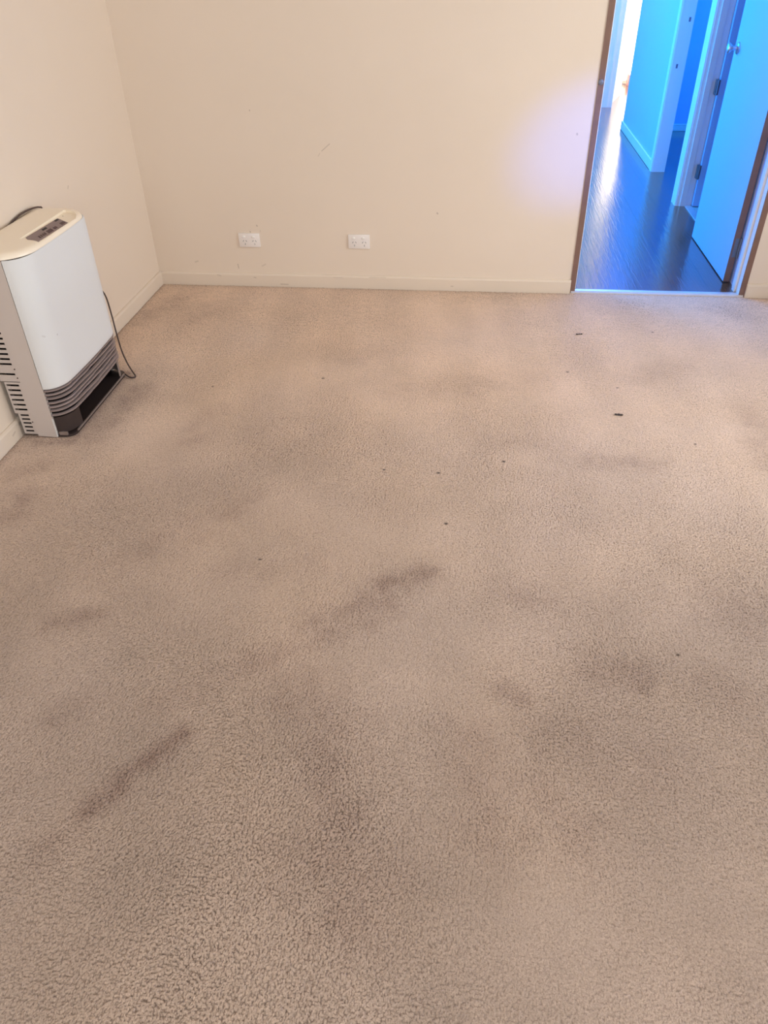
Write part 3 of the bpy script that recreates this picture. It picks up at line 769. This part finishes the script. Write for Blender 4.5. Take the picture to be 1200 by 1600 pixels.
# cutter: shallow well with a rounded right end, its floor tipped a little to the front
RC = dict(x0=.150, x1=.236, y0=-1.500, y1=-1.215)
def cut(o, bm):
    me = bpy.data.meshes.new('cutter'); bmesh.ops.recalc_face_normals(bm, faces=bm.faces)
    off = wloc(o)
    for v in bm.verts: v.co -= off
    bm.to_mesh(me); bm.free()
    c = bpy.data.objects.new('cutter', me); COL.objects.link(c); c.location = off
    md = o.modifiers.new('cut', 'BOOLEAN'); md.object = c; md.operation = 'DIFFERENCE'; md.solver = 'EXACT'
    bpy.context.view_layer.update()
    ev = o.evaluated_get(bpy.context.evaluated_depsgraph_get())
    nm = bpy.data.meshes.new_from_object(ev)
    o.modifiers.clear(); o.data = nm
    nm.set_sharp_from_angle(angle=math.radians(32))
    bpy.data.objects.remove(c)
bm = bmesh.new()
poly = [(.152, -1.498), (.236, -1.520), (.236, -1.225), (.226, -1.195), (.208, -1.170), (.185, -1.152), (.160, -1.145), (.152, -1.150)]
A = [bm.verts.new((x, y, .7122 - (y + 1.5) * .016 - (x - .152) * .02)) for x, y in poly]; B = [bm.verts.new((x, y, .73)) for x, y in poly]
bm.faces.new(A[::-1]); bm.faces.new(B)
for i in range(len(poly)):
    j = (i + 1) % len(poly); bm.faces.new((A[i], A[j], B[j], B[i]))
cut(cap, bm)
# control panel lying in the well
CP = [(.1620, -1.476), (.229, -1.546), (.165, -1.229), (.229, -1.279)]   # back-left, front-left, back-right, front-right
def cpt(u, v, z):
    x = (1 - u) * ((1 - v) * CP[0][0] + v * CP[1][0]) + u * ((1 - v) * CP[2][0] + v * CP[3][0])
    y = (1 - u) * ((1 - v) * CP[0][1] + v * CP[1][1]) + u * ((1 - v) * CP[2][1] + v * CP[3][1])
    return (x, y, z + .0013 - (y + 1.5) * .016 - (x - .152) * .02)
def cslab(u0, u1, v0, v1, z0, z1):
    bm = bmesh.new()
    q = [(u0, v0), (u1, v0), (u1, v1), (u0, v1)]
    A = [bm.verts.new(cpt(u, v, z0)) for u, v in q]; B = [bm.verts.new(cpt(u, v, z1)) for u, v in q]
    bm.faces.new(A); bm.faces.new(B[::-1])
    for i in range(4):
        j = (i + 1) % 4; bm.faces.new((A[i], A[j], B[j], B[i]))
    return bm
cp = obj('control_panel', cslab(0, 1, 0, 1, .7100, .7122), M['panel'], hz, label='mauve grey control panel')
for (u, v, du, dv) in ((.915, .12, .10, .20), (.50, .25, .13, .20)):
    obj('display', cslab(u - du / 2, u + du / 2, v - dv / 2, v + dv / 2, .7121, .7127), M['display'], cp, label='small black display window')
for (u, v, du, dv) in ((.915, .74, .11, .30), (.685, .74, .09, .24), (.53, .72, .14, .34), (.235, .70, .035, .26), (.29, .70, .035, .26), (.345, .70, .035, .26), (.395, .70, .035, .26)):
    obj('button', cslab(u - du / 2, u + du / 2, v - dv / 2, v + dv / 2, .7121, .7130), M['button'], cp)
for (u0, u1, v) in ((.02, .42, .47), (.56, .98, .46), (.03, .97, .07)):
    obj('printed_line', cslab(u0, u1, v - .012, v + .012, .7121, .7124), M['panel_line'], cp)
bm = bmesh.new(); lathe(bm, [(0, .0022), (.001, .0022), (.0015, .001)], (.170, -1.196, .7065), (0, 0, 1), 10)
obj('indicator', bm, M['cord'], hz, smooth=True, label='tiny dark indicator dot')
# power cord: loops over the rear edge of the top, comes out at the right side, lies on the carpet
bm = bmesh.new()
tube(bm, [(.008, -1.335, .690), (.008, -1.300, .704), (.009, -1.25, .713), (.011, -1.20, .718), (.016, -1.14, .717), (.026, -1.095, .711), (.030, -1.078, .69), (.06, -1.072, .56),
          (.10, -1.050, .44), (.140, -1.018, .365), (.160, -1.000, .315), (.170, -1.006, .232), (.185, -1.032, .158), (.208, -1.068, .087), (.236, -1.100, .044),
          (.262, -1.124, .016), (.282, -1.145, .005), (.286, -1.160, .0045), (.270, -1.165, .0045), (.248, -1.150, .0045), (.225, -1.130, .006)], .0034, 10)
obj('power_cord', bm, M['cord'], hz, smooth=True, label='thin dark brown power cord')
bm = bmesh.new(); box(bm, .02, .05, YR + .0002, YR + .020, .60, .63, bevel=.003)
obj('cord_clip', bm, M['cord'], hz)

# ------------------------------------------------------------------ power outlets
def make_outlet(loc, label):
    ox, oz = loc
    r = thing('power_outlet', label, 'power outlet', (ox + .058, 0, oz), group=None)
    bm = bmesh.new(); box(bm, ox, ox + .116, -.0085, -.0002, oz, oz + .074, bevel=.0018)
    obj('cover_plate', bm, M['outlet'], r, smooth=True)
    for k, cx in enumerate((ox + .0305, ox + .0835)):
        bm = bmesh.new()
        lathe(bm, [(0, .0088), (.0022, .0088), (.0040, .0074), (.0046, .0045)], (cx - .001, -.0084, oz + .0555), (0, -1, 0), 20)
        for v in bm.verts: v.co.z = oz + .0555 + (v.co.z - oz - .0555) * .72
        obj('rocker_switch', bm, M['switch'], r, smooth=True)
        bm = bmesh.new()
        for (dx, dz, a) in ((-.0075, .006, .5), (.0085, .006, -.5), (.001, -.0105, 0)):
            g = box(bmesh.new(), -.0012, .0012, -.0090, -.0083, -.0048, .0048)
            mt = Matrix.Translation((cx + dx + .002, 0, oz + .0275 + dz)) @ Matrix.Rotation(a, 4, 'Y')
            bmesh.ops.transform(g, matrix=mt, verts=g.verts)
            tmp = bpy.data.meshes.new('t'); g.to_mesh(tmp); g.free(); bm.from_mesh(tmp); bpy.data.meshes.remove(tmp)
        obj('pin_slots', bm, M['hinge'], r)
    return r
make_outlet((.4887, .2102), 'white double power outlet nearer the heater, left of the two on the back wall')
make_outlet((1.0907, .2125), 'white double power outlet near the middle of the back wall, right of the pair')

# ------------------------------------------------------------------ bits of lint on the carpet
def lint(loc, label, n, sz, seed):
    bm = bmesh.new(); rng = random.Random(seed)
    for i in range(n):
        c = Vector((loc[0] + (i - (n - 1) / 2) * sz * 1.3, loc[1] + rng.uniform(-.5, .5) * sz, .0005))
        g = bmesh.ops.create_icosphere(bm, subdivisions=2, radius=sz * rng.uniform(.5, .75))
        for v in g['verts']:
            v.co = Vector((v.co.x * 1.25, v.co.y, v.co.z * .5)) + c + Vector((rng.uniform(-1, 1), rng.uniform(-1, 1), 0)) * sz * .12
    o = obj('lint_scrap', bm, M['crumb'], smooth=True); o['label'] = label; o['category'] = 'lint'
lint((2.290, -.551), 'small black lint scrap on the carpet nearest the doorway', 3, .008, 3)
lint((2.372, -1.321), 'small dark lint scrap on the carpet farther from the doorway', 3, .008, 5)
